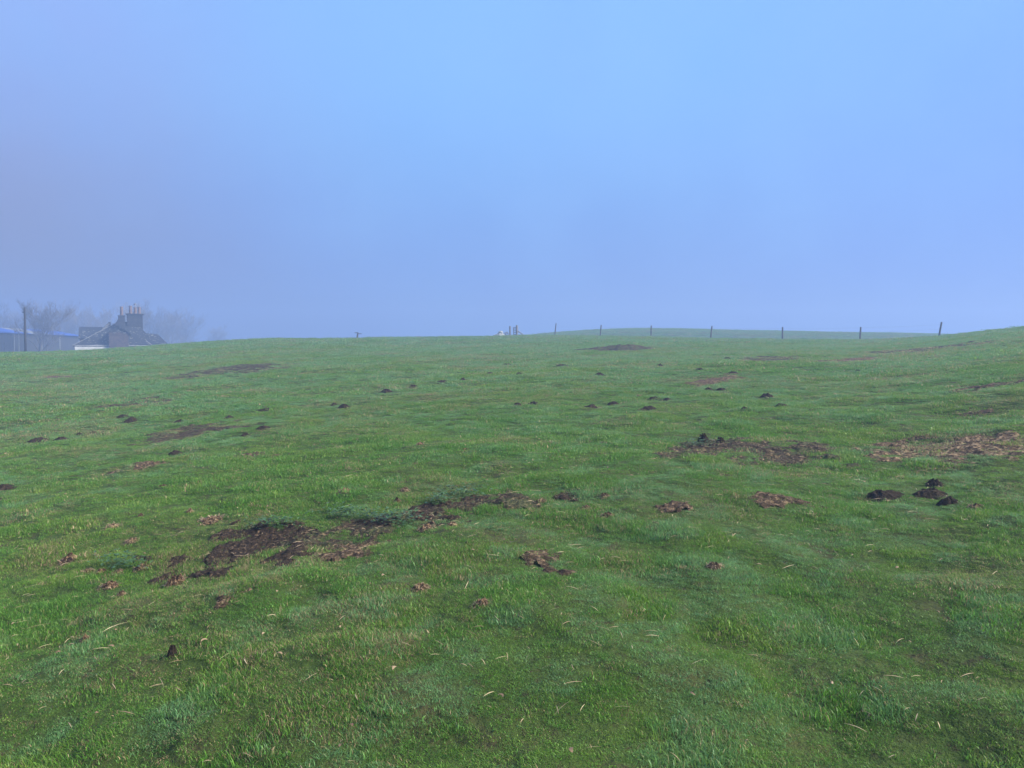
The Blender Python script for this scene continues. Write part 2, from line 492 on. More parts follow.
CLOD = [  # column, row, width, height, material, label
    (70, 563, 22, 9, 'thatch', 'rusty brown clod of dead turf alone at far left'),
    (88, 573, 14, 5, 'thatch_pale', 'tan flat clod of turf left of the green weeds'),
    (101, 574, 12, 6, 'thatch', 'dark and tan clod of turf left of the green weeds'),
    (118, 575, 15, 6, 'thatch_pale', 'yellowish clod of dead turf just below the green weeds'),
    (142, 571, 17, 9, 'thatch_pale', 'pale tan clod of turf between weeds and dark soil'),
    (109, 590, 20, 9, 'thatch', 'shaggy brown clod of turf below the yellowish one'),
    (122, 596, 9, 6, 'thatch_pale', 'little tan clod right of the shaggy brown one'),
    (176, 587, 21, 14, 'thatch', 'large brown clod of turf at the corner of the dark soil'),
    (131, 544, 15, 6, 'thatch_pale', 'tan clod of turf above the green weeds'),
    (112, 529, 17, 6, 'thatch_pale', 'long two toned clod of turf up the left slope'),
    (141, 517, 6, 4, 'thatch', 'tiny greyish clod in the grass of the left slope'),
    (190, 514, 8, 6, 'thatch_pale', 'bright tan clod upright in the left slope'),
    (212, 521, 27, 5, 'thatch', 'long low brown clod above the dark soil'),
    (162, 487, 9, 3, 'thatch', 'small far brown clod on the left slope'),
    (344, 493, 15, 5, 'thatch_pale', 'tan slanting clod above the middle of the strip'),
    (405, 492, 11, 5, 'thatch_pale', 'tan clod just above the weeds of the strip'),
    (397, 504, 9, 6, 'thatch', 'pinkish brown clod next to the weeds of the strip'),
    (420, 591, 19, 9, 'thatch_pale', 'pale brown clod in the middle of the near grass'),
    (482, 606, 18, 8, 'thatch', 'reddish brown clod in the near grass right of the pale one'),
    (427, 531, 17, 7, 'thatch', 'brown clod on the near edge of the strip'),
    (452, 528, 12, 7, 'thatch_pale', 'tan clod on the near edge of the strip'),
    (542, 504, 10, 6, 'thatch_pale', 'yellow green clod near the small dark scrape'),
    (604, 499, 11, 6, 'thatch_pale', 'tan clod right of the small dark scrape'),
    (586, 510, 11, 5, 'thatch_pale', 'pale clod below and right of the small dark scrape'),
    (607, 518, 15, 6, 'thatch', 'brown clod below the tan one right of the scrape'),
    (715, 569, 17, 7, 'thatch_pale', 'yellowish tuft of dead turf in the right near grass'),
    (85, 643, 10, 9, 'thatch', 'small brown clod in the lower left grass'),
    (975, 510, 18, 6, 'thatch', 'tan clod right of the black molehills'),
    (604, 444, 9, 3, 'thatch', 'small far clod left of the trampled soil'),
    (638, 397, 8, 2.5, 'thatch_pale', 'tan speck of turf beside the molehills'),
    (415, 465, 9, 3, 'thatch', 'faint brown clod in the middle of the field'),
    (466, 452, 9, 4, 'thatch', 'brown clod below the centre molehills'),
    (420, 445, 9, 3, 'thatch', 'dim brown clod left of the one below the centre molehills'),
]
clods = []
for (u, v, w, hgt, mt, lab) in CLOD:
    x, y, r = spot(u, v - hgt * .2)
    clods.append((x, y, .5 * w * y / FPX, hgt * .62 * y / FPX, mt, lab))


def bare(x, y):
    """0..1: how bare of grass the ground is"""
    b_ = np.zeros_like(x)
    for pt in patches:
        s = 1.9 * max(pt[2], pt[3])
        near = (np.abs(x - pt[0]) < s) & (np.abs(y - pt[1]) < s)
        if near.any(): b_[near] = np.maximum(b_[near], patch_mask(pt, x[near], y[near]))
    for mo in moles:
        d = np.hypot(x - mo[0], y - mo[1]) / mo[2]
        b_ = np.maximum(b_, sstep(1.05, .8, d))
    for cl in clods:
        d = np.hypot(x - cl[0], y - cl[1]) / cl[2]
        b_ = np.maximum(b_, sstep(.9, .6, d))
    return b_


def H(x, y): return float(height(np.array([x]), np.array([y]))[0])


# ------------------------------------------------------------------ build soil sheets
for pt in patches:
    cx, cy, a, bb, th, kind, lab, r = pt
    n1 = int(min(190, max(34, 2.6 * a / .022))); n2 = int(min(150, max(24, 2.6 * bb / .022)))
    P, Q = np.meshgrid(np.linspace(-1.5 * a, 1.5 * a, n1), np.linspace(-1.5 * bb, 1.5 * bb, n2))
    X = cx + P * math.cos(th) - Q * math.sin(th); Y = cy + P * math.sin(th) + Q * math.cos(th)
    mk = patch_mask(pt, X, Y)
    sc_ = .055 if r < 14 else .2
    lump = fbm(X / sc_, Y / sc_, 31, 5)
    Z = height(X, Y) + .02 * (np.minimum(mk, .8) - .5) + .05 * (lump - .45) * mk + .025 * np.abs(noise(X / (sc_ * .5), Y / (sc_ * .5), 33) - .5) * mk
    keep = mk > .03
    idx = -np.ones(X.size, int); idx[keep.ravel()] = np.arange(keep.sum())
    V = np.stack([X.ravel() - cx, Y.ravel() - cy, Z.ravel()], 1)[keep.ravel()]
    F = []
    for i_ in range(n2 - 1):
        for j_ in range(n1 - 1):
            q = (i_ * n1 + j_, i_ * n1 + j_ + 1, (i_ + 1) * n1 + j_ + 1, (i_ + 1) * n1 + j_)
            q = tuple(idx[k_] for k_ in q)
            if min(q) >= 0: F.append(q)
    if not F: continue
    o = mesh_obj('bare_soil', V.tolist(), F, M[kind], loc=(cx, cy, 0))
    tag(o, lab, 'soil', 'bare soil patches in the pasture', kind='structure')


def mound(name, x, y, rad_, hgt, mat, seed, rough=.35, sharp=1.0, seg=36, rings=14):
    vs, fs = [], []
    base = height(np.array([x]), np.array([y]))[0]
    a = np.linspace(0, 2 * math.pi, seg, endpoint=False)
    for k in range(rings + 1):
        t_ = k / rings
        out = 1 + .50 * (fbm(np.cos(a) * 1.3 + seed * 3.1, np.sin(a) * 1.3 + seed, 41, 3) - .5) * 2
        px, py = np.cos(a) * rad_ * t_ * out * 1.12, np.sin(a) * rad_ * t_ * out * 1.12
        prof = (math.cos(t_ * math.pi) * .5 + .5) ** sharp
        lump = fbm((px / rad_) * 4.5 + seed * 7, (py / rad_) * 4.5 - seed * 5, 43, 4) - .5
        zz = height(x + px, y + py) - base + hgt * prof * (1 + rough * lump * 1.2) + hgt * .55 * lump * (1 - t_ ** 4) - .03 * t_ ** 4
        if k == 0: vs.append((0, 0, float(zz.mean())))
        else: vs += list(zip(px, py, zz))
    for k in range(seg): fs.append((0, 1 + k, 1 + (k + 1) % seg))
    for k in range(rings - 1):
        for j in range(seg):
            p0 = 1 + k * seg
            fs.append((p0 + j, p0 + seg + j, p0 + seg + (j + 1) % seg, p0 + (j + 1) % seg))
    return mesh_obj(name, vs, fs, mat, loc=(x, y, base))


for q, (x, y, rd, hg, lab) in enumerate(moles):
    is_clod = 'clod' in lab
    o = mound('soil_clod' if is_clod else 'molehill', x, y, rd, hg, M['mole'], q + 1, sharp=.6 if is_clod else .95)
    tag(o, lab, 'clod' if is_clod else 'molehill', 'lumps of dark soil' if is_clod else 'molehills in the pasture')

for q, (x, y, rd, hg, mt, lab) in enumerate(clods):
    o = mound('turf_clod', x, y, rd, hg, M[mt], q + 101, rough=.7, sharp=.6, seg=44, rings=16)
    V, F, A = [], [], []
    for k in range(70):
        ta, tr2 = RNG.uniform(0, 6.28), math.sqrt(RNG.random())
        px, py = rd * tr2 * math.cos(ta), rd * tr2 * math.sin(ta)
        pz = H(x + px, y + py) - o.location.z + hg * (1 - tr2 ** 2) * .75
        L, w_, up_ = rd * RNG.uniform(.25, .7), rd * RNG.uniform(.02, .05), RNG.uniform(-.25, .7)
        d = ta + RNG.normal(0, .9)
        c_, s_ = math.cos(d), math.sin(d)
        b0 = len(V)
        V += [(px - s_ * w_, py + c_ * w_, pz), (px + s_ * w_, py - c_ * w_, pz), (px + c_ * L * .6 + s_ * w_, py + s_ * L * .6 - c_ * w_, pz + L * .45 * up_),
              (px + c_ * L * .6 - s_ * w_, py + s_ * L * .6 + c_ * w_, pz + L * .45 * up_), (px + c_ * L, py + s_ * L, pz + L * (.45 * up_ - .2))]
        F += [(b0, b0 + 1, b0 + 2, b0 + 3), (b0 + 3, b0 + 2, b0 + 4)]
        A += [(RNG.random() ** 2 * .55, RNG.random() * (1 if mt == 'thatch' else .8), 0)] * 5
    me = bpy.data.meshes.new('dead_grass'); me.from_pydata(V, [], F)
    at_ = me.attributes.new('bl', 'FLOAT_VECTOR', 'POINT'); at_.data.foreach_set('vector', np.array(A, 'f').ravel())
    me.materials.append(M['straw'])
    dg = bpy.data.objects.new('dead_grass', me); COL.objects.link(dg); dg.parent = o
    tag(o, lab, 'clod', 'clods of dead turf on the grass')

# the big heap below the fence
hx, hy, hr = spot(622, 350)
o = mound('soil_heap', hx, hy, 40 * hy / FPX, 4.0 * hy / FPX, M['soil_far'], 77, rough=.8, sharp=.75, seg=90, rings=30)
tag(o, 'large dark heap of dug soil on the field below the fence', 'soil heap')
heap = (hx, hy, 35 * hy / FPX)

# ------------------------------------------------------------------ grass
PROTO = bpy.data.collections.new('grass_tufts')


def blades_mesh(name, n, radius, h0, h1, w, seed, spread=.80, seg=3):
    rg = np.random.default_rng(seed)
    V, F, A = [], [], []
    comb = rg.uniform(0, 2 * math.pi)
    for q in range(n):
        rr_ = radius * math.sqrt(rg.random()); aa = rg.uniform(0, 2 * math.pi)
        bx, by = rr_ * math.cos(aa), rr_ * math.sin(aa)
        L = rg.uniform(h0, h1) * (1 - .35 * (rr_ / radius) ** 2) * (1.5 if rg.random() < .06 else 1)
        d = comb + rg.normal(0, 1.9)
        bend = abs(rg.normal(spread, .35)) + .1
        ww = w * rg.uniform(.6, 1.25) * (2.3 if q % 11 == 0 else 1)
        sx, sy = -math.sin(d + rg.normal(0, .8)), math.cos(d + rg.normal(0, .8))
        c1, c2 = rg.random(), rg.random()
        if q % 11 == 0: c2 = 1 + .5 * c2  # these wider blades take the palest tone: lit highlights put into the colour
        L = min(L, h1 * 1.2)
        b0 = len(V)
        x, y, z, th = bx, by, -.008, .12 + .3 * rg.random()
        for k in range(seg + 1):
            t_ = k / seg
            hw = .5 * ww * (1 - t_ ** 1.6)
            if k == seg: V.append((x, y, z)); A.append((c1, c2, 1.0))
            else:
                V += [(x - sx * hw, y - sy * hw, z), (x + sx * hw, y + sy * hw, z)]; A += [(c1, c2, t_)] * 2
            x += math.sin(th) * math.cos(d) * L / seg; y += math.sin(th) * math.sin(d) * L / seg; z += math.cos(th) * L / seg
            th = min(th + bend * 1.6 / seg, 1.9)
        for k in range(seg - 1):
            F.append((b0 + 2 * k, b0 + 2 * k + 1, b0 + 2 * k + 3, b0 + 2 * k + 2))
        F.append((b0 + 2 * seg - 2, b0 + 2 * seg - 1, b0 + 2 * seg))
    me = bpy.data.meshes.new(name)
    me.from_pydata(V, [], F)
    at_ = me.attributes.new('bl', 'FLOAT_VECTOR', 'POINT')
    at_.data.foreach_set('vector', np.array(A, 'f').ravel())
    me.materials.append(M['blade'])
    o = bpy.data.objects.new(name, me)
    return o


LOD = [  # r0, r1, half angle, per m2, blades, tuft radius, h0, h1, width, segments
    (1.0, 8.0, R(47), 440, 190, .075, .011, .031, .0017, 4),
    (8.0, 18.0, R(42), 190, 190, .120, .013, .035, .0028, 3),
    (18.0, 42.0, R(40), 62, 150, .18, .016, .042, .0070, 2),
    (42.0, 135.0, R(39), 16, 150, .34, .022, .048, .015, 2),
]
for li, (r0, r1, half, dens, nb, tr_, h0, h1, w_, sg) in enumerate(LOD):
    coll = bpy.data.collections.new('tufts_of_range_%d' % li)
    for q in range(7):
        coll.objects.link(blades_mesh('grass_tuft', nb, tr_, h0, h1, w_, 100 * li + q, seg=sg))
    a0, a1 = r0 * (1 if li == 0 else .86), r1 * 1.14
    N = int((a1 ** 2 - a0 ** 2) * half * dens)
    rr_ = np.sqrt(RNG.uniform(a0 ** 2, a1 ** 2, N)); az_ = RNG.uniform(-half, half, N)
    wt = np.ones(N)
    if li: wt = np.minimum(wt, (rr_ - a0) / (r0 * 1.14 - a0))
    wt = np.minimum(wt, (a1 - rr_) / (a1 - r1 * .86))
    ok = RNG.random(N) < wt
    x, y, rr_ = (rr_ * np.sin(az_))[ok], (rr_ * np.cos(az_))[ok], rr_[ok]
    br = bare(x, y)
    dh = np.hypot(x - heap[0], (y - heap[1])) / heap[2]
    br = np.maximum(br, sstep(1.05, .8, dh))
    ok = RNG.random(len(x)) > np.minimum(br * 1.4, .985) - .75 * (fbm(x / .2, y / .2, 61, 2) > .60) - .6 * (fbm(x / .7, y / .7, 62, 2) > .63)
    x, y, rr_, br = x[ok], y[ok], rr_[ok], br[ok]
    z = height(x, y)
    tus = fbm(x / .33, y / .33, 51, 3)
    big = fbm(x / 1.6, y / 1.6, 52, 3)
    mead = fbm(x / 6.0, y / 6.0, 53, 3)
    scl = (.62 + 1.35 * sstep(.42, .74, tus)) * (.72 + .55 * big) * RNG.uniform(.8, 1.2, len(x)) * (1 - .35 * np.clip(br * 1.5, 0, 1))
    # fringe of longer grass just outside the bare soil
    scl *= 1 + .45 * sstep(.0, .08, br) * (br < .3)
    dry = .035 + .26 * sstep(.55, .75, fbm(x / .8, y / .8, 54, 4)) + .14 * sstep(.55, .7, fbm(x / 3.1, y / 3.1, 57, 3)) + .5 * br
    dry = dry + (RNG.random(len(x)) < .07) * RNG.uniform(.1, .7, len(x))
    dew_blue = .85 * sstep(.50, .66, fbm(x / .22, y / .26, 55, 3)) * sstep(.30, .6, fbm(x / 3, y / 3, 58, 2)) + .9 * sstep(6, 30, rr_) * sstep(.36, .6, fbm(x / 1.8, y / 1.2, 59, 3)) + .10 + .12 * sstep(8, 30, rr_)  # small dewy flecks, then a blue-green tone that grows with distance
    yel = .22 + .95 * (fbm(x / .5, y / .5, 56, 3) - .45) + .8 * (mead - .5) + RNG.normal(0, .20, len(x))
    dew_blue = dew_blue * RNG.uniform(.3, 1.3, len(x))
    me = bpy.data.meshes.new('grass_points')
    me.vertices.add(len(x))
    me.vertices.foreach_set('co', np.stack([x, y, z], 1).astype('f').ravel())
    def attr(nm, ty, data, field='value'):
        a_ = me.attributes.new(nm, ty, 'POINT'); a_.data.foreach_set(field, data.ravel())
    attr('tint', 'FLOAT_VECTOR', np.clip(np.stack([dry, dew_blue, yel], 1), 0, 1).astype('f'), 'vector')
    sv = np.stack([np.clip(scl, .8, 1.9) ** .6 * RNG.uniform(.9, 1.15, len(x)), np.ones(len(x)), scl], 1)
    sv[:, 1] = sv[:, 0]
    attr('scl', 'FLOAT_VECTOR', sv.astype('f'), 'vector')
    rot = np.stack([RNG.normal(0, .10, len(x)), RNG.normal(0, .10, len(x)), RNG.uniform(0, 6.283, len(x))], 1)
    attr('rot', 'FLOAT_VECTOR', rot.astype('f'), 'vector')
    attr('pick', 'INT', RNG.integers(0, 7, len(x)).astype('i'))
    me.materials.append(M['blade'])
    o = bpy.data.objects.new('grass', me)
    COL.objects.link(o)
    tag(o, ['short tufty green grass of the near pasture', 'green grass of the pasture a few steps off',
            'green grass of the middle of the pasture', 'hazy green grass of the far pasture'][li], 'grass', kind='stuff')
    ng = bpy.data.node_groups.new('grass_on_points', 'GeometryNodeTree')
    ng.interface.new_socket('Geometry', in_out='INPUT', socket_type='NodeSocketGeometry')
    ng.interface.new_socket('Geometry', in_out='OUTPUT', socket_type='NodeSocketGeometry')
    g_ = NT(ng)
    gi, go = g_.n('NodeGroupInput'), g_.n('NodeGroupOutput')
    ci = g_.n('GeometryNodeCollectionInfo', ins={'Collection': coll, 'Separate Children': True, 'Reset Children': True})
    def named(nm, ty):
        return g_.n('GeometryNodeInputNamedAttribute', data_type=ty, ins={'Name': nm}).outputs['Attribute']
    io = g_.n('GeometryNodeInstanceOnPoints', ins={'Pick Instance': True})
    g_.l(gi.outputs[0], io.inputs['Points']); g_.l(ci.outputs[0], io.inputs['Instance'])
    g_.l(named('pick', 'INT'), io.inputs['Instance Index'])
    g_.l(named('rot', 'FLOAT_VECTOR'), io.inputs['Rotation'])
    g_.l(named('scl', 'FLOAT_VECTOR'), io.inputs['Scale'])
    g_.l(io.outputs[0], go.inputs[0])
    md = o.modifiers.new('grass', 'NODES'); md.node_group = ng

# ------------------------------------------------------------------ straw and weeds


def strips(name, items, mat, label, cat):
    V, F, A = [], [], []
    for (x, y, z, L, w, d, curl, c1, c2) in items:
        b0 = len(V); n = 5
        px, py, dd = x, y, d
        pz = z
        for k in range(n + 1):
            t_ = k / n
            hw = .5 * w * (1 - .75 * abs(2 * t_ - 1) ** 2)
            s_x, s_y = -math.sin(dd), math.cos(dd)
            zz = pz + .004 * math.sin(t_ * math.pi)
            V += [(px - s_x * hw, py - s_y * hw, zz), (px + s_x * hw, py + s_y * hw, zz + hw * .6)]
            A += [(c1, c2, t_)] * 2
            px += math.cos(dd) * L / n; py += math.sin(dd) * L / n; dd += curl / n
        for k in range(n):
            F.append((b0 + 2 * k, b0 + 2 * k + 1, b0 + 2 * k + 3, b0 + 2 * k + 2))
    me = bpy.data.meshes.new(name); me.from_pydata(V, [], F)
    at_ = me.attributes.new('bl', 'FLOAT_VECTOR', 'POINT'); at_.data.foreach_set('vector', np.array(A, 'f').ravel())
    me.materials.append(mat)
    o = bpy.data.objects.new(name, me); COL.objects.link(o)
    return tag(o, label, cat, kind='stuff')


items = []
N = 2600
rr_ = np.sqrt(RNG.uniform(1.2, 9.5 ** 2, N)); az_ = RNG.uniform(-R(44), R(44), N)
x, y = rr_ * np.sin(az_), rr_ * np.cos(az_)
cl = fbm(x / .9, y / .9, 71, 2)
for q in range(N):
    if RNG.random() > .25 + 1.1 * sstep(.45, .65, cl[q]): continue
    items.append((x[q], y[q], float(height(x[q], y[q])) + RNG.uniform(.024, .046), RNG.uniform(.025, .095) * (1 if RNG.random() < .88 else 1.6),
                  RNG.uniform(.0014, .0034), RNG.uniform(0, 6.28), RNG.normal(0, .15), RNG.random() ** .9, RNG.random() * .5))
strips('straw', items, M['straw'], 'pale broken straw scattered over the near grass', 'straw')
items = []
for pt in patches:
    if pt[7] > 22: continue
    brown = pt[5] in ('soil_brown', 'soil_straw')
    n = int((170 if brown else 90) * pt[2] * pt[3]) + 10
    for q in range(n):
        tq, rq = RNG.uniform(0, 6.28), math.sqrt(RNG.random()) * 1.15
        p_, q_ = pt[2] * rq * math.cos(tq), pt[3] * rq * math.sin(tq)
        X, Y = pt[0] + p_ * math.cos(pt[4]) - q_ * math.sin(pt[4]), pt[1] + p_ * math.sin(pt[4]) + q_ * math.cos(pt[4])
        if patch_mask(pt, np.array([X]), np.array([Y]))[0] < .2 and RNG.random() < .7: continue
        items.append((X, Y, float(height(X, Y)) + RNG.uniform(.012, .03), RNG.uniform(.025, .08), RNG.uniform(.002, .005), RNG.uniform(0, 6.28),
                      RNG.normal(0, .9), RNG.random() ** 2 * .8, RNG.random() * (.9 if brown else .7)))
strips('straw', items, M['straw'], 'dead stalks strewn over the bare soil', 'straw')

items = []
N = 1500
rr_ = np.sqrt(RNG.uniform(1.2, 14 ** 2, N)); az_ = RNG.uniform(-R(44), R(44), N)
x, y = rr_ * np.sin(az_), rr_ * np.cos(az_)
cl = fbm(x / 1.1, y / 1.1, 73, 3)
for q in range(N):
    if RNG.random() > .10 + 1.0 * sstep(.50, .68, cl[q]): continue
    items.append((x[q], y[q], float(height(x[q], y[q])) + RNG.uniform(.018, .036), RNG.uniform(.015, .045), RNG.uniform(.006, .016),
                  RNG.uniform(0, 6.28), RNG.normal(0, 1.2), RNG.random() ** 2 * .5, .3 + .7 * RNG.random()))
strips('dead_leaves', items, M['straw'], 'brown scraps of dead leaves and turf in the near grass', 'dead leaves')

V, F, A = [], [], []
WEED = [(122, 568, 24, 6), (270, 528, 26, 4), (402, 524, 22, 7), (378, 522, 20, 5), (465, 497, 26, 6), (345, 517, 24, 5), (700, 447, 18, 3), (440, 503, 14, 5)]
for (u, v, hw, hh) in WEED:
    for q in range(150):
        x, y, r = spot(u + hw * RNG.normal(0, .5), v + hh * RNG.normal(0, .5))
        z = float(height(x, y)) + RNG.uniform(.025, .09)
        L, w, d, up = RNG.uniform(.02, .055), RNG.uniform(.012, .03), RNG.uniform(0, 6.28), RNG.uniform(-.4, .6)
        c_, s_ = math.cos(d), math.sin(d)
        b0 = len(V)
        V += [(x, y, z), (x + c_ * L * .5 - s_ * w * .5, y + s_ * L * .5 + c_ * w * .5, z + up * L * .6), (x + c_ * L, y + s_ * L, z + up * L * .7),
              (x + c_ * L * .5 + s_ * w * .5, y + s_ * L * .5 - c_ * w * .5, z + up * L * .6)]
        cc = RNG.random(); A += [(cc, cc, cc)] * 4
        F.append((b0, b0 + 1, b0 + 2, b0 + 3))
me = bpy.data.meshes.new('weeds'); me.from_pydata(V, [], F)
at_ = me.attributes.new('bl', 'FLOAT_VECTOR', 'POINT'); at_.data.foreach_set('vector', np.array(A, 'f').ravel())
me.materials.append(M['weed'])
o = bpy.data.objects.new('weeds', me); COL.objects.link(o)
tag(o, 'low blue green leafy weeds growing round the bare soil', 'weeds', kind='stuff')


# ------------------------------------------------------------------ fence along the crest
def H(x, y): return float(height(np.array([x]), np.array([y]))[0])


def on_az(u, depth):
    az = (u - 512) / FPX
    return az * depth, depth


posts = [(556, 323.3, 84.5, .12), (601, 325, 76.5, .10), (651, 325.5, 70.5, .03), (711.5, 326, 65.5, .10), (782, 327, 61, .0), (860, 327, 57.5, .05), (940.5, 322, 53.5, .16)]
fx0, fy0 = on_az(posts[0][0], posts[0][2])
fence = empty('wire_fence', (fx0, fy0, H(fx0, fy0)))
tag(fence, 'post and wire fence running along the crest of the field', 'fence')
tops = []
for (u, vt, dep, lean) in posts:
    x, y = on_az(u, dep); z = H(x, y)
    zt = CAM_Z + ray(u, vt)[1] * math.hypot(x, y)
    hgt = max(zt - z, .9)
    mb = MB(); lx = lean * hgt
    o_ = (x - fx0, y - fy0, z - fence.location.z)
    mb.tube([(o_[0] - lx, o_[1], o_[2] - .2), (o_[0] - lx * .5, o_[1], o_[2] + hgt * .5), (o_[0], o_[1], o_[2] + hgt * .97), (o_[0], o_[1], o_[2] + hgt)],
            [.065, .062, .058, .045], 9, .05)
    mb.build('post', M['post'], fence, smooth=False)
    tops.append((o_, hgt, lx))
ex = []
for k in (-1, 1):   # carry the wires on to the next posts out of view behind the crest
    pass
for lev in (.95, .62, .3):
    pts = []
    for (o_, hgt, lx) in tops:
        f_ = min(lev, hgt - .05)
        pts.append((o_[0] - lx * (1 - f_ / hgt), o_[1] - .065, o_[2] + f_))
    fine = []
    for k in range(len(pts) - 1):
        for j in range(5):
            s_ = j / 5
            p_ = Vector(pts[k]).lerp(Vector(pts[k + 1]), s_); p_.z -= .03 * 4 * s_ * (1 - s_); fine.append(p_)
    fine.append(Vector(pts[-1]))
    MB().tube(fine, .003, 5).build('wire', M['wire'], fence)

# ------------------------------------------------------------------ gate on the skyline
GD = 84.0


def gp(u, v, dep=GD): # a point of the gate's plane
    x, y = on_az(u, dep)
    return x, y, CAM_Z + ray(u, v)[1] * math.hypot(x, y)


gx0, gy0, _ = gp(512, 336)
gate = empty('field_gate', (gx0, gy0, H(gx0, gy0)))
tag(gate, 'narrow wooden gate with two tall posts on the skyline', 'gate')
gz0 = gate.location.z


def loc(p): return (p[0] - gx0, p[1] - gy0, p[2] - gz0)


def gpost(u, vt, rad_):
    x, y, z = gp(u, vt); b_ = H(x, y)
    mb = MB(); q = loc((x, y, b_)); hh = z - b_
    mb.tube([(q[0], 0, q[2] - .3), (q[0], 0, q[2] + hh - .06), (q[0], 0, q[2] + hh)], [rad_, rad_ * .97, rad_ * .75], 10, .03)
    mb.build('post', M['gate_wood'], gate)


gpost(510, 326, .095); gpost(516.8, 325.2, .125)
a_ = loc(gp(513.6, 327.2)); b_ = loc(gp(513.6, 336.3)); c_ = loc(gp(516, 336))
MB().box(a_[0] - .045, a_[0] + .045, -.04, .04, b_[2] + .02, a_[2]).build('stile', M['gate_wood'], gate, bevel=.006)
for v in (327.9, 330.2, 332.4, 334.6):
    z = loc(gp(514, v))[2]
    MB().box(a_[0] + .047, c_[0] - .03, -.02, .02, z - .05, z + .05).build('rail', M['gate_wood'], gate, bevel=.005)
p1, p2, p3 = loc(gp(518, 331.2)), loc(gp(523, 334.6)), loc(gp(528, 335.4))
MB().tube([p1, p2], .06, 8).build('strut', M['gate_wood'], gate)
MB().tube([(p2[0] + .02, 0, p2[2] - .02), p3], .05, 8).build('brace', M['gate_wood'], gate)

hur = empty('broken_hurdle', gp(506, 336)); hur.location.z = H(hur.location.x, hur.location.y)
tag(hur, 'broken crossed rails of a hurdle left of the wooden gate', 'hurdle')
def lh(u, v):
    p_ = gp(u, v, GD + .25); return (p_[0] - hur.location.x, p_[1] - hur.location.y, p_[2] - hur.location.z)
for (q1, q2) in (((503.8, 333.2), (508.6, 336.2)), ((504, 336.2), (507.3, 331.6)), ((504.8, 332.6), (508.8, 333.2)), ((507.2, 332), (508.9, 336.4))):
    s1, s2 = lh(*q1), lh(*q2)
    dy = .06 * len(hur.children)
    MB().tube([(s1[0], s1[1] + dy, s1[2]), (s2[0], s2[1] + dy, s2[2])], .04, 7).build('rail', M['gate_wood'], hur)


def stone_lump(name, x, y, rx, ry, hz, mat, seed):
    bm = bmesh.new(); bmesh.ops.create_icosphere(bm, subdivisions=4, radius=1)
    for v in bm.verts:
        n_ = float(fbm(np.array([v.co.x * 1.6 + seed]), np.array([v.co.y * 1.6 + v.co.z * 2.1]), 81, 4)[0]) - .5
        v.co *= 1 + .55 * n_
        v.co = Vector((v.co.x * rx, v.co.y * ry, v.co.z * hz))
    me = bpy.data.meshes.new(name); bm.to_mesh(me); bm.free(); me.materials.append(mat)
    o = bpy.data.objects.new(name, me); COL.objects.link(o); o.location = (x, y, H(x, y) + hz * .25)
    return o


x, y, z = gp(500.5, 336)
mb = MB()
st = empty('stone_wall', (x, y, H(x, y)))
tag(st, 'tumbled stub of stone wall on the skyline left of the gate', 'wall')
for k, (dx, dz, s) in enumerate([(-.05, .1, .28), (.16, .12, .24), (.02, .42, .22), (-.32, .08, .22), (-.62, .05, .16), (-.14, .3, .18), (.32, .06, .16), (.12, .36, .16)]):
    o = stone_lump('stone', x, y, s * 1.1, s, s * .75, M['field_stone'], k * 2.7)
    o.parent = st; o.location = (dx, .05 * (k % 3), dz)

# leaning marker on the skyline
x, y = on_az(357.8, 74.0)
mk_ = empty('marker_post', (x, y, H(x, y)))
tag(mk_, 'short leaning post with a stub of crossbar alone on the skyline', 'post')
zt = CAM_Z + ray(358.6, 332.4)[1] * math.hypot(x, y) - mk_.location.z
MB().tube([(-.06, 0, -.2), (0, 0, zt * .6), (.05, 0, zt)], [.09, .08, .06], 9, .04).build('shaft', M['post'], mk_)
MB().box(.09, .40, -.03, .03, zt - .16, zt - .10).build('crossbar', M['post'], mk_, bevel=.005)
MB().box(-.28, .01, -.03, .03, zt - .07, zt - .0).build('crossbar', M['post'], mk_, bevel=.005)

# ------------------------------------------------------------------ utility pole
x, y = on_az(26, 74.0)
up = empty('utility_pole', (x, y, H(x, y)))
tag(up, 'tall bare dark wooden pole standing left of the cottage', 'pole')
zt = CAM_Z + ray(26, 307.2)[1] * math.hypot(x, y) - up.location.z
MB().tube([(0, 0, -.5), (.0, 0, zt * .5), (.02, 0, zt - .12), (.02, 0, zt)], [.115, .10, .085, .05], 12).build('shaft', M['pole'], up, smooth=True)
MB().box(-.14, .18, -.14, -.1, zt - .55, zt - .45).build('bracket', M['pole'], up, bevel=.005)

# ------------------------------------------------------------------ cottage
HD = 100.0
S = HD / FPX
HAZ = ray(121, 345)[0]
SH = S * math.cos(HAZ)
hx0, hy0 = on_az(121, HD)
hx0, hy0 = hx0 - 3.2 * math.sin(HAZ), hy0 - 3.2 * math.cos(HAZ)
hz0 = H(hx0, hy0)
house = empty('cottage', (hx0, hy0, 0), -HAZ)
tag(house, 'low white cottage with slate roofs and tall chimney stacks', 'cottage')


def hX(u): return (u - 121) * SH
def hZ(v): return CAM_Z + (352 - v) * S


base = min(hz0, -.2) - 1.2
eave = hZ(346.3)


def slab(poly, th=.09):
    """a roof plane given its outline, thickened downwards"""
    n = len(poly); v = [Vector(p) for p in poly]
    nn = (v[1] - v[0]).cross(v[2] - v[0]).normalized()
    if nn.z < 0: nn = -nn
    low = [p - nn * th for p in v]
    f = [tuple(range(n)), tuple(reversed(range(n, 2 * n)))]
    f += [(k, (k + 1) % n, n + (k + 1) % n, n + k) for k in range(n)]
    return v + low, f


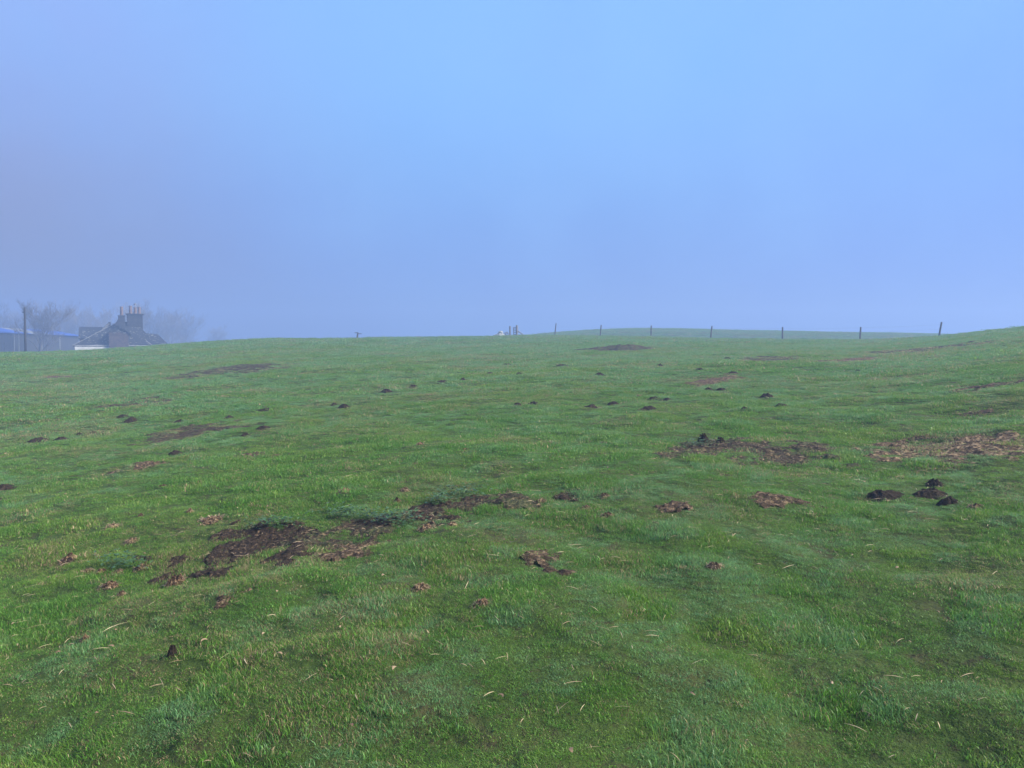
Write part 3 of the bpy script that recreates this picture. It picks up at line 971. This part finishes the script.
# main block
L, Rr, F0, B0 = hX(75.5), hX(158), 0.0, 7.2
MB().box(L + .25, Rr - .25, F0 + .06, B0 - .3, base, eave + .1).build('wall', M['harl'], house)
ridge_z = hZ(322.8); rl, rr2 = hX(118), hX(138); ym = 3.6
roof = MB()
P = {'fl': (L, F0, eave), 'fr': (Rr, F0, eave), 'bl': (L, B0, eave), 'br': (Rr, B0, eave), 'rl': (rl, ym, ridge_z), 'rr': (rr2, ym, ridge_z)}
for poly in (('fl', 'fr', 'rr', 'rl'), ('br', 'bl', 'rl', 'rr'), ('bl', 'fl', 'rl'), ('fr', 'br', 'rr')):
    roof.add(*slab([P[k] for k in poly]))
rf = roof.build('roof', M['slate'], house)
MB().tube([Vector(P['fl']) + Vector((0, 0, .06)), Vector(P['rl']) + Vector((0, 0, .06))], .03, 6).build('hip_flashing', M['lead'], rf)
MB().tube([Vector(P['rl']) + Vector((0, 0, .06)), Vector(P['rr']) + Vector((0, 0, .06))], .09, 6).build('ridge_tiles', M['chimney_stone'], rf)
# rear range with its gable at the left
gl, gr, gy1, gy2 = hX(78.5), hX(112), 7.4, 13.0
ez, rz_ = hZ(338), hZ(326.6) * 1.02
MB().box(gl + .1, gr, gy1 + .2, gy2 - .2, base, ez).add([(gl + .1, gy1 + .2, ez), (gl + .1, gy2 - .2, ez), (gl + .1, (gy1 + gy2) / 2, rz_ - .12)], [(0, 1, 2)]).build('wall', M['stone'], house)
rb_ = MB()
rb_.add(*slab([(gl, gy1, ez), (gr, gy1, ez), (gr, (gy1 + gy2) / 2, rz_), (gl, (gy1 + gy2) / 2, rz_)]))
rb_.add(*slab([(gl, gy2, ez), (gr, gy2, ez), (gr, (gy1 + gy2) / 2, rz_), (gl, (gy1 + gy2) / 2, rz_)]))
rbo = rb_.build('roof', M['slate'], house)
MB().tube([(hX(103.5), 6.2, hZ(328.7)), (hX(110), 6.2, hZ(323.2))], .17, 6).build('skew', M['lead'], rbo)
MB().box(hX(109), hX(111.5), 6.1, 6.5, hZ(331), hZ(321.5)).build('finial', M['chimney_stone'], rbo, bevel=.02)
# right low wing, hipped
wl, wr, wf, wb = hX(140), hX(168.5), .8, 5.6
ez2, rz2 = hZ(343.6), hZ(334)
MB().box(wl, wr - .45, wf + .3, wb - .3, base, ez2 + .06).build('wall', M['harl'], house)
rw = MB()
r1_, r2_ = (hX(147), 3.2, rz2 + .15), (hX(159.5), 3.2, rz2)
rw.add(*slab([(wl, wf, ez2), (wr, wf, ez2), r2_, r1_])); rw.add(*slab([(wr, wb, ez2), (wl, wb, ez2), r1_, r2_])); rw.add(*slab([(wr, wf, ez2), (wr, wb, ez2), r2_]))
rwo = rw.build('roof', M['slate'], house)
MB().tube([(hX(146), -.02, hZ(341.2)), (hX(153), -.02, hZ(346.0))], .07, 6).build('valley_flashing', M['lead'], rwo)
MB().box(hX(160), hX(168), wf - .05, wf + .04, ez2 - .12, ez2 - .02).build('gutter', M['lead'], rwo)
# stone wallhead gable in the middle of the front
c0, c1 = hX(110), hX(129)
cz = hZ(333.2)
wg = MB().box(c0, c1, -.35, 3.0, base, cz).build('wall', M['stone'], house)
cm = (c0 + c1) / 2
rg_ = MB()
tz = hZ(326.5)
rg_.add(*slab([(c0 - .25, -.5, cz - .12), (c0 - .25, 3.2, cz - .12), (cm, 3.2, tz), (cm, -.5, tz)])); rg_.add(*slab([(c1 + .25, -.5, cz - .12), (c1 + .25, 3.2, cz - .12), (cm, 3.2, tz), (cm, -.5, tz)]))
rgo = rg_.build('roof', M['slate'], house)
MB().add([(c0, -.34, cz), (c1, -.34, cz), (cm, -.34, tz - .1), (c0, 3, cz), (c1, 3, cz), (cm, 3, tz - .1)], [(0, 1, 2), (5, 4, 3), (0, 2, 5, 3), (2, 1, 4, 5)]).build('gable', M['slate'], rgo)
for u in (115.5, 125.3):
    MB().box(hX(u) - .16, hX(u) + .16, -.42, -.36, hZ(333.9), hZ(333.1)).build('lamp' if False else 'skew_stone', M['lead'], rgo, bevel=.01)


# chimneys
def stack(u0, u1, y0, y1, zb, vtop, cap=.12):
    t_ = MB().box(hX(u0), hX(u1), y0, y1, zb, hZ(vtop) - .16).build('chimney', M['chimney_stone'], house, bevel=.03)
    MB().box(hX(u0) - cap, hX(u1) + cap, y0 - cap, y1 + cap, hZ(vtop) - .157, hZ(vtop)).build('cap', M['chimney_stone'], t_, bevel=.02)
    return t_


def pot(u, y, vb, vt, par, rad_=.17):
    b_, t_ = hZ(vb), hZ(vt)
    MB().tube([(hX(u), y, b_ + .003), (hX(u), y, b_ + .1), (hX(u), y, b_ + .12), (hX(u), y, t_ - .14), (hX(u), y, t_ - .12), (hX(u), y, t_)],
              [rad_ * 1.12, rad_ * 1.12, rad_, rad_ * .9, rad_ * 1.08, rad_ * 1.05], 12).build('chimney_pot', M['terracotta'], par)


s1 = stack(119.2, 126, 2.2, 3.3, eave + .5, 315.6, .04)
MB().add([(hX(115.5), 2.25, hZ(326)), (hX(119.2), 2.25, hZ(326)), (hX(119.2), 2.25, hZ(319)), (hX(115.5), 3.25, hZ(326)), (hX(119.2), 3.25, hZ(326)), (hX(119.2), 3.25, hZ(319))],
         [(0, 1, 2), (5, 4, 3), (0, 2, 5, 3), (1, 4, 5, 2), (0, 3, 4, 1)]).build('shoulder', M['chimney_stone'], s1)
pot(122.8, 2.75, 315.6, 307.0, s1, .19)
s2 = stack(128, 144, 3.0, 4.2, eave + .5, 313.4, .13)
for u, vt in ((131.8, 305.6), (136.6, 307.0), (140.6, 306.6)):
    pot(u, 3.6, 313.4, vt, s2, .19)
an = MB().tube([(hX(126.9), 3.0, hZ(322)), (hX(126.9), 3.0, hZ(302.8))], .022, 6).build('aerial', M['wire'], house)
MB().tube([(hX(126.6), 3.0, hZ(303.2)), (hX(129.2), 3.0, hZ(303.0))], .02, 6).build('boom', M['wire'], an)
for k in range(4):
    xx = hX(127.2 + k * .55); MB().tube([(xx, 2.7, hZ(303.15)), (xx, 3.3, hZ(303.15))], .012, 5).build('element', M['wire'], an)
a2 = MB().tube([(hX(136.9), 3.6, hZ(307)), (hX(136.9), 3.6, hZ(302.6))], .03, 6).build('aerial', M['wire'], house)
MB().box(hX(135.2), hX(136.6), 3.5, 3.7, hZ(304.6), hZ(303.2)).build('cowl', M['door_dark'], a2, bevel=.02)
MB().tube([(hX(136.9), 3.6, hZ(304)), (hX(139), 3.6, hZ(303.3))], .03, 6).build('boom', M['wire'], a2)

# ------------------------------------------------------------------ barn with blue sheet roof
BA, BB = Vector((-73.8, 105.0)), Vector((-75.9, 133.0))    # the two ends of its near wall


def bX(u):
    """metres along the near wall to where a sight line meets it"""
    m_ = (u - 512) / FPX
    return (BA.x - BA.y * m_) / ((BB.y - BA.y) * m_ - (BB.x - BA.x)) * (BB - BA).length


barn = empty('barn', (BA.x, BA.y, 0), math.atan2(BB.y - BA.y, BB.x - BA.x))
tag(barn, 'long low grey barn with bright blue roof sheets beyond the pole', 'barn')
zb = min(H(BA.x, BA.y), H(BB.x, BB.y)) - 1.5
ev, rdg = 4.45, 5.35
xa, xb = bX(-22), bX(80)
MB().box(xa + .2, xb - .2, 0, 9, zb, ev).build('wall', M['boards'], barn)


def sheet(u0, u1, mat, name):
    mb = MB()
    n = max(6, int((bX(u1) - bX(u0)) / .35))
    for (y0, z0, y1, z1) in ((-.4, ev - .06, 4.5, rdg), (9.4, ev - .06, 4.5, rdg)):
        vs, fs = [], []
        for k in range(2 * n + 1):
            xx = bX(u0) + (bX(u1) - bX(u0)) * k / (2 * n); dz = .05 if k % 2 else 0
            vs += [(xx, y0, z0 + dz), (xx, y1, z1 + dz), (xx, y0, z0 + dz - .03), (xx, y1, z1 + dz - .03)]
        for k in range(2 * n):
            q = 4 * k
            fs += [(q, q + 4, q + 5, q + 1), (q + 2, q + 3, q + 7, q + 6), (q, q + 2, q + 6, q + 4)]
        mb.add(vs, fs)
    return mb.build(name, mat, barn)


o = sheet(-23, 30, M['blue_sheet'], 'roof'); o['label'] = 'bright blue roof sheets'
o = sheet(30.1, 49.9, M['grey_sheet'], 'roof'); o['label'] = 'grey roof sheets'
o = sheet(50, 81, M['blue_sheet'], 'roof'); o['label'] = 'bright blue roof sheets'
MB().box(bX(4.5), bX(8.5), -.06, -.003, zb, 3.0).build('door', M['door_dark'], barn)
for u in (14.5, 19, 42, 60):
    MB().box(bX(u) - .1, bX(u) + .1, -.1, -.003, zb, ev - .15).build('wall_post', M['grey_sheet'], barn)

# ------------------------------------------------------------------ parked car
x, y = on_az(-2.0, 88.0)
carz = H(x, y)
car = empty('parked_car', (x, y, carz), R(8))
tag(car, 'pale car with red rear lamp half hidden behind the slope at left edge', 'car')
prof = [(-2.0, .35), (-2.05, .62), (-1.95, .86), (-1.0, .95), (-.45, 1.38), (.75, 1.42), (1.55, 1.0), (2.0, .95), (2.05, .55), (2.0, .35)]
n = len(prof)


def side(k, w): return [(p[0], w * (1 if p[1] < 1.0 else .82), p[1]) for p in prof]


vs = side(0, -.82) + side(0, .82)
fs = [tuple(range(n)), tuple(reversed(range(n, 2 * n)))] + [(k, n + k, n + (k + 1) % n, (k + 1) % n) for k in range(n)]
MB().add(vs, fs).build('body', M['car_paint'], car, bevel=.06)
for s_ in (-1, 1):
    w0, w1 = .835 * s_, .70 * s_
    wv = [(-.82, w0 * .96, 1.0), (-.42, w1 + .012 * s_, 1.32), (.70, w1 + .012 * s_, 1.35), (1.32, w0 * .96, 1.03)]
    MB().add(wv + [(p[0], p[1] - .01 * s_, p[2]) for p in wv], [(0, 1, 2, 3), (7, 6, 5, 4)] + [(k, (k + 1) % 4, 4 + (k + 1) % 4, 4 + k) for k in range(4)]).build('window', M['car_glass'], car)
    MB().box(2.03, 2.08, .55 * s_ - .14, .55 * s_ + .14, .72, .86).build('tail_lamp', M['tail_lamp'], car, bevel=.01)
    for xx in (-1.3, 1.3):
        ty = MB().tube([(xx, .66 * s_, .32), (xx, .84 * s_, .32)], .32, 20).build('wheel', M['tyre'], car)
        MB().tube([(xx, .83 * s_, .32), (xx, .855 * s_, .32)], .2, 16).build('rim', M['rim'], ty)

# ------------------------------------------------------------------ bare winter trees


def grow(seed, hgt):
    rg = random.Random(seed)
    tr, cr = MB(), MB()

    def limb(p, d, L, r, lev, out):
        n = 4 if lev < 3 else 3
        pts, rads = [p], [r]
        q, dd = Vector(p), Vector(d)
        for k in range(n):
            dd = (dd + Vector((rg.gauss(0, .16), rg.gauss(0, .16), rg.gauss(.05, .10)))).normalized()
            q = q + dd * (L / n); pts.append(q.copy()); rads.append(r * (1 - .62 * (k + 1) / n))
        out.tube(pts, rads, 7 if lev == 0 else (5 if lev < 2 else 3))
        if lev >= 5: return
        m = (9, 5, 5, 4, 4)[lev]
        for k in range(m):
            t_ = .38 + .62 * (k + rg.random()) / m if lev else .30 + .68 * (k + .5 * rg.random()) / m
            t_ = min(t_, .99); f_ = t_ * n; a = int(f_)
            bp = Vector(pts[a]).lerp(Vector(pts[min(a + 1, n)]), f_ - a)
            ax = Vector((rg.gauss(0, 1), rg.gauss(0, 1), rg.gauss(0, .35))).normalized()
            nd = (dd * .95 + Vector((0, 0, .25)) + ax * rg.uniform(.55, .95)).normalized()
            limb(bp, nd, L * rg.uniform(.48, .70), max(rads[a] * .55, .013), lev + 1, cr)

    limb((0, 0, -.3), Vector((rg.gauss(0, .05), rg.gauss(0, .05), 1)), hgt * .58, hgt * .022, 0, tr)
    return tr, cr


TREES = [  # column, distance, top row, prototype, label
    (6, 134, 297, 0, 'bare tree rising at the left edge behind the barn'),
    (40, 108.5, 298, 1, 'nearest bare tree rising just right of the dark pole'),
    (60, 146, 299, 2, 'bare tree behind the right end of the blue roof'),
    (84, 152, 300, 0, 'bare tree behind the left end of the cottage'),
    (104, 146, 303, 1, 'bare tree just left of the single chimney pot'),
    (133, 135, 294.5, 2, 'tall bare tree rising straight behind the chimney stacks'),
    (163, 158, 305, 0, 'faint bare tree right of the wide chimney stack'),
    (182, 168, 311, 1, 'faint bare tree beyond the right end of the cottage'),
    (217, 205, 322, 2, 'barely visible tree alone in the fog right of the cottage'),
    (20, 162, 300, 2, 'hazy tree between the left edge and the dark pole'),
    (148, 150, 303, 1, 'faint bare tree between stack and right wing'),
]
protos = []
for k, hg in enumerate((11.0, 11.5, 10.5)):
    tr, cr = grow(5 + 7 * k, hg)
    zmax = max(v[2] for v in cr.v)
    protos.append((tr, cr, zmax))
made = {}
for (u, dep, vt, k, lab) in TREES:
    dep = dep * (1.3 if dep > 110 else 1.04)
    x, y = on_az(u, dep); z = H(x, y)
    tr, cr, zmax = protos[k]
    want = CAM_Z + ray(u, vt)[1] * math.hypot(x, y) - z
    s_ = want / zmax
    o = empty('bare_tree', (x, y, z), random.uniform(0, 6.28))
    o.scale = (s_ * 1.05, s_ * 1.05, s_)
    if k not in made:
        made[k] = (tr.build('trunk', M['bark'], o, smooth=True), cr.build('crown', M['twig'], o))
    else:
        for src in made[k]:
            c = src.copy(); COL.objects.link(c); c.parent = o
    tag(o, lab, 'tree', 'bare trees in the fog')

# ------------------------------------------------------------------ haze
FOG = .0055
bm = MB().box(-335, 335, -335, 335, -9, 20)
hz = bm.build('haze', None)
m = bpy.data.materials.new('haze'); m.use_nodes = True
nt = m.node_tree
for nd in list(nt.nodes):
    if nd.type != 'OUTPUT_MATERIAL': nt.nodes.remove(nd)
out = next(nd for nd in nt.nodes if nd.type == 'OUTPUT_MATERIAL')
pv = nt.nodes.new('ShaderNodeVolumePrincipled')
pv.inputs['Density'].default_value = FOG
pv.inputs['Color'].default_value = (.285, .405, .68, 1)
pv.inputs['Anisotropy'].default_value = .16
nt.links.new(pv.outputs[0], out.inputs['Volume'])
hz.data.materials.append(m)
hz['kind'] = 'stuff'; hz['label'] = 'thin blue morning fog lying over the field'; hz['category'] = 'fog'

# ------------------------------------------------------------------ light
SUN_EL, SUN_AZ = 36, 98      # degrees; azimuth from +Y, clockwise
w = bpy.data.worlds.new('World'); sc.world = w; w.use_nodes = True
t = NT(w.node_tree)
for nd in list(w.node_tree.nodes): w.node_tree.nodes.remove(nd)
sky = t.n('ShaderNodeTexSky', sky_type='NISHITA', sun_disc=False, sun_elevation=R(SUN_EL), sun_rotation=R(SUN_AZ), air_density=1.0, dust_density=.6, ozone_density=3.0)
tc = t.n('ShaderNodeTexCoord').outputs['Generated']
sx = t.n('ShaderNodeSeparateXYZ'); t.l(tc, sx.inputs[0])
skyc = t.mix(1.0, sky.outputs[0], (.80, .95, 1.05), 'MULTIPLY')
bank = t.mix(t.ramp(sx.outputs[2], .02, .36), (.70, 1.25, 2.95), (.90, 2.02, 3.92))        # blue fog bank, deeper low down
grey = t.mix(t.ramp(sx.outputs[2], .05, .40), (1.02, 1.16, 1.80), (1.25, 1.72, 3.55))
bank = t.mix(t.ramp(t.m('MULTIPLY', sx.outputs[0], -1), .08, .60), bank, grey)   # greyer to the left
bank = t.mix(t.m('MULTIPLY', t.ramp(sx.outputs[0], .12, .6), .5), bank, (.66, 1.36, 3.75))
bank = t.mix(t.m('MULTIPLY', t.ramp(t.noise(tc, 1.7, 5, .5), .42, .66), .55), bank, (1.10, 2.15, 3.95))
bank = t.mix(t.m('MULTIPLY', t.ramp(t.noise(tc, 3.1, 4, .5), .50, .72), .18), bank, (.76, 1.45, 3.5))
skyc = t.mix(t.ramp(sx.outputs[2], .90, .45), skyc, bank)
bg = t.n('ShaderNodeBackground', ins={'Strength': .102}); t.l(skyc, bg.inputs[0])
wo = t.n('ShaderNodeOutputWorld'); t.l(bg.outputs[0], wo.inputs['Surface'])

ld = bpy.data.lights.new('sun', 'SUN'); ld.energy = 5.0; ld.angle = R(28); ld.color = (1, .93, .80)
lo = bpy.data.objects.new('sun', ld); COL.objects.link(lo)
dv = Vector((math.sin(R(SUN_AZ)) * math.cos(R(SUN_EL)), math.cos(R(SUN_AZ)) * math.cos(R(SUN_EL)), math.sin(R(SUN_EL))))
lo.rotation_euler = dv.to_track_quat('Z', 'Y').to_euler()
lo.location = (0, 0, 40)

# ------------------------------------------------------------------ render
sc.render.engine = 'CYCLES'
cy = sc.cycles
cy.max_bounces = 6; cy.diffuse_bounces = 3; cy.glossy_bounces = 2; cy.transmission_bounces = 2; cy.volume_bounces = 2
cy.use_denoising = True
try:
    cy.denoiser = 'OPENIMAGEDENOISE'; cy.denoising_input_passes = 'RGB_ALBEDO_NORMAL'
except Exception:
    pass
vs_ = sc.view_settings
vs_.view_transform = 'Standard'; vs_.look = 'None'; vs_.exposure = 1.42; vs_.gamma = 1
